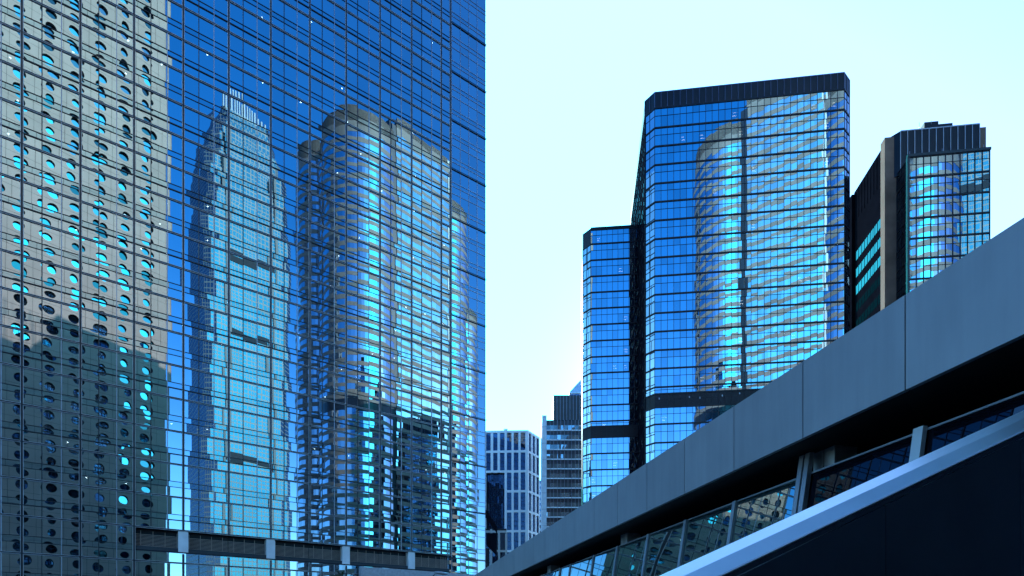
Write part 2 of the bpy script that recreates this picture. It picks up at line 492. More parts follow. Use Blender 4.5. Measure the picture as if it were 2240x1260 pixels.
for bay in (4, 5, 6):
    for i in range(3):
        t = T0 + BAY * bay + BAY / 3 * i
        zt = Z0 - FL * .95; 
        m.bar(P1, D1, N1, t + .1, t + BAY / 3 - .1, -.35, -.32, zt - rng.uniform(1.0, 2.3), zt - .45)
m.build("roller_blind", BLIND, tower)

# granite wall before the foot of that tower
ga, gb = tpar(782, P1, D1), tpar(1046, P1, D1)
gr = MB()
gz = EYE + 10.45
for i in range(int((gb - ga) / 1.55) + 1):
    for k in range(8):
        a = ga + i * 1.55
        gr.bar(P1, D1, N1, a + .012, a + 1.538, .5, 1.6, gz - (k + 1) * 1.5 + .012 if gz - (k + 1) * 1.5 > 0 else 0, gz - k * 1.5)
gr.bar(P1, D1, N1, ga + .02, gb, .55, 1.55, 0, gz - .01)
gw = gr.build("granite_wall", GRANITE)
tag(gw, "low grey granite panel wall at the foot of the blue glass tower", "wall")

# ---------------------------------------------------------------- generic curtain wall
def curtain(root, wl, p, d, n, nc, cw, floors, split, mats, band=(.28, .10), mul=(.07, .07), sub=(.06, .05), tilt=.002, bulge=.005, wob=.0025, k=3, ztop=None, zbot=None, skip=None, tints=(1, 1, 1, .95, .88, .8), opaque=None, lit=0.0):
    """floors: z of each dark floor line, top first. Windows go to wl; mullions and bands become parts."""
    zt = ztop if ztop is not None else floors[0]
    zb = zbot if zbot is not None else floors[-1]
    for a, b in zip(floors[:-1], floors[1:]):
        if opaque and any(lo < (a + b) / 2 < hi for lo, hi in opaque): continue
        hgt = a - b
        for c in range(nc):
            mb = MB()
            on = rng.random() < lit
            zs = [b + band[0] * .5] + [b + hgt * s for s in split] + [a - band[0] * .5]
            for q in range(len(zs) - 1):
                mb.pane(p, d, n, c * cw, (c + 1) * cw, zs[q], zs[q + 1], 0, tilt, bulge, k, 1 if on and q == 0 else 0, rng.choice(tints), wob=wob)
            if on:
                for hh in (.24, .40):
                    m = MB(); m.bar(p, d, n, c * cw + .2, (c + 1) * cw - rng.uniform(.15, .5), -.12, -.10, b + hgt * hh, b + hgt * hh + .045); m.build("ceiling_light", STRIPL, root)
            wl.add(mb, p, d, c * cw, (c + 1) * cw, b, a)
    for c in range(nc + 1):
        m = MB(); m.bar(p, d, n, c * cw - mul[0] / 2, c * cw + mul[0] / 2, -.1, mul[1], zb, zt); m.build("mullion", mats, root)
    for i, z in enumerate(floors):
        m = MB(); m.bar(p, d, n, 0, nc * cw, -.1, band[1], z - band[0] / 2, z + band[0] / 2)
        if i + 1 < len(floors):
            hgt = z - floors[i + 1]
            for s in split:
                m2 = MB(); m2.bar(p, d, n, 0, nc * cw, -.1, sub[1], floors[i + 1] + hgt * s - sub[0] / 2, floors[i + 1] + hgt * s + sub[0] / 2)
                m2.build("transom", mats, root)
        m.build("floor_band", mats, root)

# ---------------------------------------------------------------- 2. tall dark tower with chamfered corners
DT = 109.0
PT = pt(1432.3, DT)
FD = unit((11000.0, -F)); FN = perp_to_cam(FD, PT)      # front runs left to right, FN faces the camera
BD = -FN
PR = onplane(1846.8, PT, FD)
NC = 29; CWT = float(np.linalg.norm(PR - PT)) / NC
PITCH = 40.5 / F * DT
ztw = zz(202.2, DT); zcr = zz(237.5, DT)
fl = [zcr, zz(280.5, DT)]
while fl[-1] > 12: fl.append(fl[-1] - PITCH)
zb0, zb1 = zz(862.4, DT), zz(891.7, DT)                    # blind storey
fl = [z for z in fl if not (zb1 + .3 < z < zb0 - .3)]
fl2 = sorted([z for z in fl] + [zb0, zb1], reverse=True)
fl3 = []
for z in fl2:
    if fl3 and fl3[-1] - z < .9: continue
    fl3.append(z)
t2 = empty("dark_glass_tower", PT + FD * 17 + BD * 15, "tallest dark framed blue glass tower on the right with chamfered corners and black crown", "skyscraper")
wl = Windows()
op = [(zb1 - .1, zb0 + .1)]
curtain(t2, wl, PT, FD, FN, NC, CWT, fl3, (.60,), BLACK, opaque=op, tilt=.0018, bulge=.0042, wob=.003, lit=.022)
CL = unit(-FD + BD); CNL = unit(-FD - BD) * 1.0
PL = PT + CL * (2 * CWT)
curtain(t2, wl, PL, -CL, unit(-FD + FN), 2, CWT, fl3, (.60,), BLACK, opaque=op)
CRR = unit(FD + BD)
curtain(t2, wl, PR, CRR, unit(FD + FN), 2, CWT, fl3, (.60,), BLACK, opaque=op)
PRR = PR + CRR * (2 * CWT)
NS = 24
sidef = [fl3[0] - PITCH * i for i in range(26)]
curtain(t2, wl, PL + BD * (NS * CWT), -BD, -FD, NS, CWT, sidef, (.5,), MATTE, mul=(.45, .03), band=(1.5, .02), sub=(.06, .015), tints=(.04, .06, .1, .35, .6))
wl.emit(t2, [GLASS_R, GLASS_RC])
def crown(root, name, pts, z0, z1, ribw, m_panel, m_rib, step):
    """A band of dark panels with thin ribs round a row of footprint points."""
    a = MB(); a.prism(pts, z0, z1, 0); a.build(name, m_panel, root)
body = [PT, PR, PRR, PRR + BD * 4, PL + BD * 30 + FD * 10, PL + BD * 30, PL]
ins = lambda pts, c, k: [np.asarray(p) + unit(np.asarray(c) - p) * k for p in pts]
cen = PT + FD * 12 + BD * 9
m = MB(); m.prism([tuple(p) for p in body], zcr + .15, ztw); 
for (p, d, n, nc) in ((PT, FD, FN, NC), (PL, -CL, unit(-FD + FN), 2), (PR, CRR, unit(FD + FN), 2)):
    for c in range(nc + 1): m.bar(p, d, n, c * CWT - .04, c * CWT + .04, .002, .09, zcr + .15, ztw - .05, 1)
    m.bar(p, d, n, 0, nc * CWT, .003, .06, ztw - .12, ztw + .06, 1)
m.build("crown", [BLACK, paint("crown_rib", (.06, .08, .16), .4, .4)], t2)
m = MB(); m.prism([tuple(p) for p in ins(body, cen, .35)], 0, zcr + .1); m.build("core", BLACK, t2)
m = MB()
for (p, d, n, nc) in ((PT, FD, FN, NC), (PL, -CL, unit(-FD + FN), 2), (PR, CRR, unit(FD + FN), 2)):
    m.bar(p, d, n, 0, nc * CWT, -.1, .02, zb1, zb0)
m.build("blind_storey", BLACK, t2)
for px in (1441, 1507, 1530, 1579, 1617):
    t = tpar(px, PT, FD); m = MB(); zq = zb0 - rng.uniform(.4, 1.1)
    m.bar(PT, FD, FN, t, t + .16, .021, .06, zq - .35, zq); m.build("bulkhead_light", LIGHTMUL, t2)

# ---------------------------------------------------------------- 3. lower wing tower beside it
DW = 124.6
PW = pt(1292.3, DW)
a = -R(1.35)
rot = lambda v, q: V2(v[0] * math.cos(q) - v[1] * math.sin(q), v[0] * math.sin(q) + v[1] * math.cos(q))
WD = rot(FD, -a); WN = perp_to_cam(WD, PW); WB = -WN
NW = 8; CWW = 1.17
t3 = empty("short_glass_tower", PW + WD * 5 + WB * 8, "shorter dark framed blue glass tower attached left of the tallest dark tower", "skyscraper")
wl = Windows()
PIT3 = 35.25 / F * DW
zr3 = zz(500, DW)
f3 = [zr3 - .35, zz(534.5, DW)]
while f3[-1] > 12: f3.append(f3[-1] - PIT3)
c0, c1 = zz(933.5, DW), zz(957.6, DW)
f3 = sorted([z for z in f3 if not (c1 - .5 < z < c0 + .5)] + [c0, c1], reverse=True)
curtain(t3, wl, PW, WD, WN, NW, CWW, f3, (.60,), BLACK, opaque=[(c1 - .1, c0 + .1)], tilt=.0016, bulge=.004, lit=.07)
wcl = unit(-WD + WB); PWL = PW + wcl * (2 * CWW)
curtain(t3, wl, PWL, -wcl, unit(-WD + WN), 2, CWW, f3[1:], (.60,), BLACK, opaque=[(c1 - .1, c0 + .1)])
wcr = unit(WD + WB); PWR = PW + WD * (NW * CWW)
curtain(t3, wl, PWR + WD * .05, WD, WN, 1, .75, f3, (.60,), BLACK, opaque=[(c1 - .1, c0 + .1)])
wl.emit(t3, [GLASS_R, GLASS_RC])
wb = [PW, PWR + WD * .8, PWR + WD * .8 + WB * 16, PWL + WB * 16, PWL]
m = MB(); m.prism([tuple(p) for p in ins(wb, PW + WD * 5 + WB * 8, .3)], 0, zr3); m.build("core", BLACK, t3)
m = MB(); m.bar(PW, WD, WN, 0, NW * CWW + .8, -.1, .04, c1, c0); m.bar(PWL, -wcl, unit(-WD + WN), 0, 2 * CWW, -.1, .04, c1, c0)
m.build("blind_storey", BLACK, t3)
m = MB(); m.bar(PWL, -wcl, unit(-WD + WN), 0, 2 * CWW, -.1, .05, f3[1], zr3); m.bar(PW, WD, WN, 0, NW * CWW + .8, -.3, .16, zr3 - .2, zr3 + .15)
m.build("parapet", BLACK, t3)

# ---------------------------------------------------------------- 4. dark building with the brown pier, far right
DH = 99.0
PH = pt(1988.5, DH)
HD, HN, HB = FD, FN, BD
t4 = empty("brown_pier_building", PH + HD * 5 + HB * 10, "dark glass building at the far right with a brown stone pier and black penthouse", "building")
wl = Windows()
zh = zz(341, DH)
NH = 11; CWH = float(np.linalg.norm(onplane(2165, PH, HD) - PH)) / NH
f4 = [zh - .25, zz(389.5, DH)]
while f4[-1] > 12: f4.append(f4[-1] - 44.4 / F * DH)
curtain(t4, wl, PH, HD, HN, NH, CWH, f4, (.62,), BLACK, tilt=.0022, bulge=.006, wob=.004, k=4, mul=(.11, .1))
curtain(t4, wl, PH + HB * 3.75, -HB, -HD, 3, 1.25, f4, (.62,), DARK, mul=(.08, .08), band=(.15, .08), tints=(.3, .35, .4))
q1 = PH + HB * 3.9
px_ = onplane(1935.5, q1, HD)
wid = float((q1 - px_) @ HD)
zp = zz(301, 103.1)
m = MB(); m.bar(q1, -HD, HB, -.4, wid, 0, 1.45, 0, zp); m.build("pier", BROWNST, t4)
q2 = px_ + HB * 1.45 + HD * .25
zd = zz(324, 104.5)
m = MB(); m.bar(q2, HB, HD, 0, 10.6, 0, 4, 0, zd); m.bar(q2 + HB * 10.6, HB, -HD, 0, 1.0, -.2, .45, 0, zd - .3)
m.bar(q2 + HB * 11.6, HB, -HD, 0, 8.0, -2, .0, 0, zd - 3)
for i in range(9): m.bar(q2, HB, -HD, .6 + i * 1.15, .72 + i * 1.15, 0, .06, zd - 6.2, zd - .15)
m.build("side_wall", MATTE, t4)
for k in range(12):
    zc = zz(482 + 41 * k, 104.5) if k < 3 else zz(482 + 41 * k, 104.5)
    for i in range(8):
        mb = MB(); a0 = .5 + i * 1.2
        mb.pane(q2, HB, -HD, a0, a0 + .40, zc - 1.0, zc + .7, .03, .003, .005, 3, tint=.17 if k < 3 else .006)  # sky reflection put into the tint: upper rows bright, lower rows nearly black
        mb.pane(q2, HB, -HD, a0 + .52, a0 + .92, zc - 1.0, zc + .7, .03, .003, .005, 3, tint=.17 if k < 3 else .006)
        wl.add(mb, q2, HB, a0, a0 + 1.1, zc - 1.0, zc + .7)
for k in range(9):
    zc = zz(560 + 39 * k, 118)
    mb = MB(); mb.pane(q2 + HB * 11.6, HB, -HD, 1, 6.5, zc - 1.1, zc + 1.1, .03, .003, .005, 3, tint=.2 if k < 5 else .01)  # same here: the tint by row stands in for reflected sky
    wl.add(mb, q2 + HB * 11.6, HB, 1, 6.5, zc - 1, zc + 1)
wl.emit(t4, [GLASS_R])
m = MB(); m.bar(PH, HD, HB, .15, NH * CWH - .1, .2, 14, 0, zh); m.build("core", BLACK, t4)
m = MB(); m.bar(PH, HD, HN, -.3, NH * CWH + .15, -.3, .18, zh - .25, zh + .2); m.bar(PH, HD, HN, -.32, .02, -.35, .12, 0, zh - .25); m.build("parapet", DARK, t4)
c3 = PH + HB * 3.2
ca = tpar(1969.5, c3, HD); cb = tpar(2142.5, c3, HD)
zpk = zz(287, c3[1]); 
m = MB()
cl_ = unit(-HD + HB)
A0 = c3 + HD * ca; A1 = c3 + HD * cb
m.prism([tuple(x) for x in (A0, A1, A1 + HB * 9, A0 + cl_ * 1.6 + HB * 8, A0 + cl_ * 1.6)], zh - .6, zpk)
for i in range(12): t = ca + (cb - ca) * i / 11; m.bar(c3, HD, HN, t - .05, t + .05, .003, .1, zh - .6, zpk - .05, 1)
m.bar(c3, HD, HN, ca, cb, .004, .07, zpk - .12, zpk + .06, 1)
m.build("penthouse", [BLACK, LIGHTMUL], t4)
m = MB()
e0 = onplane(2142, c3 + HB * 2, HD); e1 = onplane(2157, c3 + HB * 2, HD)
m.bar(e0, HD, HB, 0, float((e1 - e0) @ HD), 0, 2, zh - 1, zz(279, e0[1])); m.build("pier", BROWNST, t4)
m = MB()
for (xa, xb, yt) in ((2022, 2053, 267.5), (2053, 2084, 271.5)):
    f0, f1 = onplane(xa, c3 + HB * 3, HD), onplane(xb, c3 + HB * 3, HD)
    m.bar(f0, HD, HB, 0, float((f1 - f0) @ HD) - .01, 0, 3, zpk, zz(yt, f0[1]))
m.build("roof_plant", BLACK, t4)
m = MB()
for (xa, ya, yb) in ((1990, 331, 341), (2061, 325, 334), (2080, 323, 332), (2152, 316, 327), (2011, 268, 281), (2037, 264, 268)):
    f0 = onplane(xa, c3 - HB * 2.5 if ya > 300 else c3 + HB * 3, HD)
    m.tube((f0[0], f0[1], zz(yb + 4, f0[1])), (f0[0], f0[1], zz(ya, f0[1])), .035, .03, 6)
m.build("antenna", LIGHTMUL, t4)

# ---------------------------------------------------------------- 5. white grid building
A = pt(1030, 231.3); B = pt(1154.5, 230.0); C = pt(1180.5, 238.6)
t5 = empty("white_grid_building", (A + B) / 2 + V2(0, 12), "white stone office block with a grid of tall dark windows, between the towers", "building")
zw = zz(940.5, 230)
dA = unit(B - A); nA = perp_to_cam(dA, A); dB = unit(C - B); nB = perp_to_cam(dB, B)
rows = [zz(945.5 + 43.7 * k, 230) for k in range(12)]
wl = Windows(); fr = MB(); sf = MB()
xw = [(1033, 1042.5), (1048, 1057.5), (1063.3, 1073.2), (1078.8, 1088.2), (1093.7, 1103.6), (1108.7, 1118.8), (1123.8, 1133.9), (1138.9, 1149.0)]
tw = [(tpar(a, A, dA), tpar(b, A, dA)) for a, b in xw]
sw = [(tpar(a, B, dB), tpar(b, B, dB)) for a, b in ((1157, 1162.4), (1165.2, 1171), (1173.6, 1179))]
LA, LB = float(np.linalg.norm(B - A)), float(np.linalg.norm(C - B))
wh = 38.8 / F * 230; pr = 43.7 / F * 230
for (mb_, p, d, n, L, ws) in ((fr, A, dA, nA, LA, tw), (sf, B, dB, nB, LB, sw)):
    front = mb_ is fr
    ed = [0] + [x for w_ in ws for x in w_] + [L]
    big = (tpar(1066, A, dA), tpar(1103.6, A, dA))
    for i in range(0, len(ed), 2):
        zlow = 0
        if front and ed[i] > big[0] - 1.2 and ed[i + 1] < big[1] + .1:
            zlow = rows[2] + .1
        mb_.bar(p, d, n, ed[i], ed[i + 1], -.7, 0, zlow, zw)
    for k, z in enumerate(rows):
        top = zw if k == 0 else rows[k - 1] - wh
        for (a_, b_) in ws:
            if front and k >= 3 and a_ > big[0] - .6 and b_ < big[1] + .1: continue
            mb_.bar(p, d, n, a_, b_, -.7, -.004, z, top)
            if front and k == 2 and a_ > big[0] - .6 and b_ < big[1] + .1: continue
            mb = MB(); tn = rng.choice((1, .9, .8))
            for q in range(4):
                mb.pane(p, d, n, a_, b_, z - wh + wh * q / 4, z - wh + wh * (q + 1) / 4 - .12, -.5, .003, .004, 2, tint=tn)
                mb.bar(p, d, n, a_, b_, -.6, -.47, z - wh + wh * (q + 1) / 4 - .12, z - wh + wh * (q + 1) / 4, 1)
            wl.add(mb, p, d, a_, b_, z - wh, z)
nb_ = 9
for q in range(nb_):
    for k in range(14):
        mb = MB(); a_ = big[0] + (big[1] - big[0]) * q / nb_; b_ = big[0] + (big[1] - big[0]) * (q + 1) / nb_
        zt_ = rows[2] - .1 - k * 3.0
        mb.pane(A, dA, nA, a_, b_, zt_ - 2.9, zt_, -1.6, .006, .006, 2, tint=rng.choice((1, .8, .6)))
        mb.bar(A, dA, nA, a_, b_, -1.7, -1.55, zt_ - 3.0, zt_ - 2.9, 1); mb.bar(A, dA, nA, b_ - .06, b_ + .06, -1.7, -1.54, zt_ - 3.0, zt_, 1)
        wl.add(mb, A, dA, a_, b_, zt_ - 3, zt_)
wl.emit(t5, [GLASS_W, DARK])
fr.build("front_wall", WHITE, t5); sf.build("side_wall", WHITE, t5)
m = MB(); m.prism([tuple(x) for x in ((A - nA * 1.9), (B - nA * 1.9 - nB * .9), (C - nB * .9), C + V2(-8, 25), A + V2(0, 25))], 0, zw - .4); m.build("core", BLACK, t5)
m = MB(); q = pt(1102, 236); m.bar(q, V2(1, 0), V2(0, 1), 0, 1.6, 0, 2, zw - .4, zz(938, 236)); m.build("roof_plant", PALE, t5)

# ---------------------------------------------------------------- 6. banded building behind
DB = 212.0
PB = pt(1195.5, DB); bd = V2(1, 0); bn = V2(0, -1)
t6 = empty("banded_office_building", PB + V2(6, 10), "narrow office block with white floor lines, dark spandrels and brown ribbed rooftop box", "building")
zB = zz(919, DB); LBW = 14.6
ncb = 11; cwb = LBW / ncb; pb = 21.1 / F * DB
wl = Windows(); sp = MB(); ln = MB()
for k in range(20):
    zt_ = zB - .3 - k * pb
    if zt_ - pb < 0: break
    for c in range(ncb):
        mb = MB()
        mb.pane(PB, bd, bn, c * cwb, (c + 1) * cwb, zt_ - pb * .96, zt_ - pb * .45, 0, .012, .006, 2, tint=rng.choice((1, .8, .5, .35, 1.2)))
        wl.add(mb, PB, bd, c * cwb, (c + 1) * cwb, zt_ - pb, zt_ - pb * .4)
    m = MB(); m.bar(PB, bd, bn, 0, LBW, -.3, .02, zt_ - pb * .45, zt_, 0)
    m.bar(PB, bd, bn, 0, LBW, -.3, .16, zt_ - pb * 1.03, zt_ - pb * .92, 1); m.build("floor_band", [paint("brown_spandrel", (.030, .026, .034), .35), WHITE], t6) if k == 0 else None
    if k == 0: SPM = [x for x in bpy.data.materials if x.name == "brown_spandrel"][0]
    else: m.build("floor_band", [SPM, WHITE], t6)
for c in range(ncb + 1):
    m = MB(); m.bar(PB, bd, bn, c * cwb - .045, c * cwb + .045, -.1, .2, 0, zB); m.build("mullion", LIGHTMUL if c < 8 else TRIM, t6)
wl.emit(t6, [GLASS_B])
m = MB(); m.bar(PB, bd, bn, -1.7, -.02, -9, .5, 0, zz(910, DB))
for k in range(9): m.bar(PB, bd, bn, -1.7, -.02, .501, .53, zz(935 + 36 * k, DB), zz(935 + 36 * k, DB) + .12, 1)
m.build("side_fin", [PALE, LIGHTMUL], t6)
m = MB(); m.bar(PB, bd, bn, 0, LBW, -12, -.05, 0, zB); m.build("core", BLACK, t6)
cq = PB + V2((1212 - 1195.5) / F * DB, 2.0)
m = MB(); zc1 = zz(864.5, DB + 2)
m.bar(cq, bd, bn, 0, 12, -8, 0, zB - .2, zc1)
for i in range(10): m.bar(cq, bd, bn, i * 1.22 - .05, i * 1.22 + .05, .002, .2, zB - .2, zc1, 1)
m.build("rooftop_box", [paint("brown_ribbed_box", (.045, .035, .035), .4), LIGHTMUL], t6)

# ---------------------------------------------------------------- 7. distant tower with a hipped roof, and a sliver of another
Q = pt(1246, 420); q1_ = pt(1310, 420)
t7 = empty("hip_roofed_tower", Q + V2(10, 10), "distant tower top with a pale pyramid roof peeping over the brown rooftop box", "skyscraper")
z1_, z2_ = zz(860, 420), zz(815, 420)
m = MB(); m.bar(Q, V2(1, 0), V2(0, 1), .8, 21, .8, 20, 0, z1_); m.build("shaft", PALE, t7)
for k in range(8):
    m = MB(); m.bar(Q, V2(1, 0), V2(0, 1), .6, 21.2, .6, 20.2, z1_ - 1.6 - k * 3.6, z1_ - .4 - k * 3.6); m.build("window_band", GLASS_W, t7)
m = MB(); m.bar(Q, V2(1, 0), V2(0, 1), 0, 22, 0, 21, z1_ - .01, z1_ + .9)
ap = (Q[0] + 11, Q[1] + 10.5, z2_ + 1)
b4 = [(Q[0], Q[1], z1_ + .9), (Q[0] + 22, Q[1], z1_ + .9), (Q[0] + 22, Q[1] + 21, z1_ + .9), (Q[0], Q[1] + 21, z1_ + .9)]
for i in range(4): m.face([b4[i], b4[(i + 1) % 4], ap])
for i in range(1, 8):
    x = i / 8; e = np.array(b4[0]) * (1 - x) + np.array(b4[1]) * x
    m.tube(e, tuple(np.array(ap) * .97 + np.array(e) * .03), .12, .05, 5)
m.build("roof", BLUEROOF, t7)
Q = pt(1180, 330)
t8 = empty("slim_pale_tower", Q + V2(2, 5), "sliver of a pale blue striped building between the white block and the banded block", "building")
zt_ = zz(1050, 330)
m = MB(); m.bar(Q, V2(1, 0), V2(0, 1), 0, 3.4, .2, 12, 0, zt_); m.build("wall", PALE, t8)
for k in range(14):
    m = MB(); m.bar(Q, V2(1, 0), V2(0, -1), .2, 3.2, -.3, -.1, zt_ - 2.0 - k * 3.2, zt_ - .6 - k * 3.2); m.build("window_band", GLASS_W, t8)

# ---------------------------------------------------------------- 8. low dark building and signboard past the tower's corner
DK = 135.0
Q = pt(1056, DK)
t9 = empty("dark_low_building", Q + V2(3, 6), "low dark glass building with grey frames in the gap beside the blue tower's corner", "building")
zt_ = zz(1156, DK)
m = MB(); m.bar(Q, V2(1, 0), V2(0, 1), 0, 5.6, .3, 12, 0, zt_); m.build("core", BLACK, t9)
m = MB()
for x in (0.0, 1.75, 3.6, 5.3): m.bar(Q, V2(1, 0), V2(0, -1), x, x + .5, -.3, .12, 0, zt_ + .3 - x * .28)
for k in range(6): m.bar(Q, V2(1, 0), V2(0, -1), .02, 5.6, -.25, .08, zt_ - 1.0 - k * 4.6, zt_ - .5 - k * 4.6)
m.build("frame", STEEL, t9)
for i in range(3):
    for k in range(5):
        mb = MB(); mb.pane(Q, V2(1, 0), V2(0, -1), .5 + i * 1.8, 1.75 + i * 1.8, zt_ - 5.1 - k * 4.6, zt_ - 1.0 - k * 4.6, -.2, .004, .004, 2)
        mb.build("window", GLASS_W, t9)
Q2 = pt(1061, 118)
t10 = empty("projecting_signboard", Q2, "dark blank signboard with a slanted top beam, projecting beside the blue tower's corner", "sign")
def slab(pp, Y0, Y1, mt, nm, par):
    m = MB(); a_ = [(*(pt(px, Y0)), zz(py, Y0)) for px, py in pp]
    k = len(a_); bk = [(x, y + (Y1 - Y0), z) for x, y, z in a_]
    m.face(a_[::-1]); m.face(bk)
    for i in range(k): m.face([a_[i], a_[(i + 1) % k], bk[(i + 1) % k], bk[i]])
    return m.build(nm, mt, par)
slab([(1058, 1108), (1087.5, 1152), (1087.5, 1167), (1058, 1126)], 118, 118.5, MATTE, "top_beam", t10)
slab([(1063.5, 1166), (1087, 1166.5), (1087, 1216), (1063.5, 1192)], 118, 118.4, MATTE, "board", t10)
slab([(1060.5, 1199), (1070.5, 1199), (1070.5, 1262), (1060.5, 1262)], 118.1, 118.6, BLACK, "post", t10)
slab([(1060.8, 1262), (1070, 1262), (1070, HZ + EYE * F / 118.2), (1060.8, HZ + EYE * F / 118.2)], 118.15, 118.55, BLACK, "post", t10)

# ---------------------------------------------------------------- 9. footbridge
e_ = unit((830 - CX, F)); nb = V2(-e_[1], e_[0]) if V2(-e_[1], e_[0])[0] < 0 else V2(e_[1], -e_[0])
CB = 9.0
DBR = CB * e_[1]
PBR = -nb * DBR
zf0, zf1 = EYE + .4705 * CB, EYE + .6515 * CB
br = empty("footbridge", PBR + e_ * 20, "grey panelled footbridge crossing from the right, with a black soffit and glass wall below", "footbridge")
SP = 2.425
sj = (F * CB / (1980 - 830) - PBR[1]) / e_[1]
i0 = -8
pan = []
for i in range(-9, 26):
    s0 = sj + SP * i
    m = MB(); m.bar(PBR, e_, nb, s0 + .012, s0 + SP - .012, -.10, 0, zf0, zf1)
    m.build("fascia_panel", FASCIA, br)
m = MB()
SA, SB = sj - SP * 9, sj + SP * 26
m.bar(PBR, e_, nb, SA, SB, -6.0, -.13, zf0 + .05, zf1 - .25)
m.build("deck", DECK, br)
GC = 9.9
PG = -nb * (GC * e_[1])
zg = EYE + .3775 * GC
LEAN = -.16
pst = [(1228, 1), (1251, 1), (1302, 1), (1354, 1), (1422, 1), (1504, 1), (1612, 1), (1765, 2), (2019, 3), (2420, 1)]
def gpar(px): return (F * GC / (px - 830) - PG[1]) / e_[1]
zlow = 0.0
sl_ = sorted([gpar(px) for px, _k in pst])
edges = sl_ + [sl_[-1] + 3.0 * i for i in range(1, 9)]
edges = [SA] + edges
def leanpt(s, z, off): 
    q = PG + e_ * s + nb * (off + (z - zg) * LEAN)
    return (q[0], q[1], z)
def lbar(mb, s0, s1, n0, n1, z0, z1, m=0):
    a_ = [leanpt(s0, z0, n0), leanpt(s1, z0, n0), leanpt(s1, z0, n1), leanpt(s0, z0, n1)]
    b_ = [leanpt(s0, z1, n0), leanpt(s1, z1, n0), leanpt(s1, z1, n1), leanpt(s0, z1, n1)]
    for f in (a_[::-1], b_, [a_[0], a_[1], b_[1], b_[0]], [a_[1], a_[2], b_[2], b_[1]], [a_[2], a_[3], b_[3], b_[2]], [a_[3], a_[0], b_[0], b_[3]]): mb.face(f, m)
dark_lim = gpar(1768)
LEAN = -.16
for a_, b_ in zip(edges[:-1], edges[1:]):
    mb = MB()
    dark = b_ < dark_lim + .05
    # glass leans: its top is farther from the camera
    nseg = 5
    tl, bl = rng.gauss(0, .003), rng.gauss(0, .003)
    i = len(mb.v)
    W = b_ - a_ - .03
    for r in range(nseg + 1):
        for c in range(nseg + 1):
            u, v = c / nseg, r / nseg
            z = zlow + (zg - zlow) * v
            e = .007 * math.sin(3.1 * u + 2 * v + tl * 900) + .004 * math.sin(6 * v + bl * 900)
            mb.v.append(leanpt(a_ + .015 + W * u, z, e + .036 * W * (u - .5) * (1 if not dark else 0)))
    for r in range(nseg):
        for c in range(nseg):
            k = i + r * (nseg + 1) + c
            mb.f.append((k, k + nseg + 1, k + nseg + 2, k + 1)); mb.m.append(0); mb.t.append(1.0); mb.s.append(True)
    mb.build("glass_pane", GLASS_D if dark else SCREEN, br)
m = MB(); lbar(m, SA, edges[-1], -.03, .03, zg, zg + .035); m.build("top_rail", STEEL, br)
for px, kd in pst:
    s = gpar(px); m = MB()
    if kd == 1: lbar(m, s - .07, s + .07, .02, .10, zlow, zg + .03)
    elif kd == 2:
        lbar(m, s - .17, s - .03, .02, .14, zlow, zf0); lbar(m, s + .03, s + .17, .02, .14, zlow, zf0)
    else: lbar(m, s - .10, s + .10, .02, .12, zlow, zg + .08)
    m.build("post", PALE if kd == 3 else STEEL, br)
CC = 10.15
PC = -nb * (CC * e_[1])
for px in (1201, 1365, 1802):
    s = (F * CC / (px - 830) - PC[1]) / e_[1]
    m = MB(); m.bar(PC, e_, nb, s - .32, s - .02, -.6, 0, 0, zf0 + .06); m.bar(PC, e_, nb, s + .02, s + .32, -.6, 0, 0, zf0 + .06)
    m.build("column", STEEL, br)
m = MB(); m.bar(PC, e_, nb, SA, SB, -5.5, -3.0, .0, zf0 + .04); m.build("inner_wall", DECK, br)

# ---------------------------------------------------------------- 10. staircase flank in the foreground
sdx = V2(2.5, 1.0); SL = float(np.linalg.norm(sdx)); sd = sdx / SL
sn = perp_to_cam(sd, V2(3, 5))
PS = V2(.896 * 7.0, 7.0)
rise = 1.126 / SL
zs0 = zz(942, 7.0)
st = empty("staircase", PS - sd * 3, "dark metal flank of a stair with a pale brushed coping, in the lower right corner", "staircase")
def sline(t, off): return zs0 + rise * t + off
def sprof(t, pts): return [(*(PS + sd * t + sn * a_), sline(t, b_)) for a_, b_ in pts]
def sweep(mb, t0, t1, pts, m=0, closed=True):
    a_, b_ = sprof(t0, pts), sprof(t1, pts)
    k = len(pts)
    for i in range(k if closed else k - 1): mb.face([a_[i], a_[(i + 1) % k], b_[(i + 1) % k], b_[i]], m)
    if closed: mb.face(a_[::-1], m); mb.face(b_, m)
T_A, T_B = -9.5, 2.0
m = MB(); sweep(m, T_A, T_B, [(0, 0), (-.13, .125), (-.27, .200), (-.285, .200), (-.30, .17), (-.30, -.02), (0, -.012)]); m.build("coping", COPING, st)
m = MB(); sweep(m, T_A, T_B, [(.014, -.012), (.020, -.002), (.006, .010), (-.03, .004), (-.03, -.02), (.0, -.02)]); m.build("edge_strip", PALE, st)
ed = [-9.5, -7.1, -4.75, -2.35, .05, 2.0]
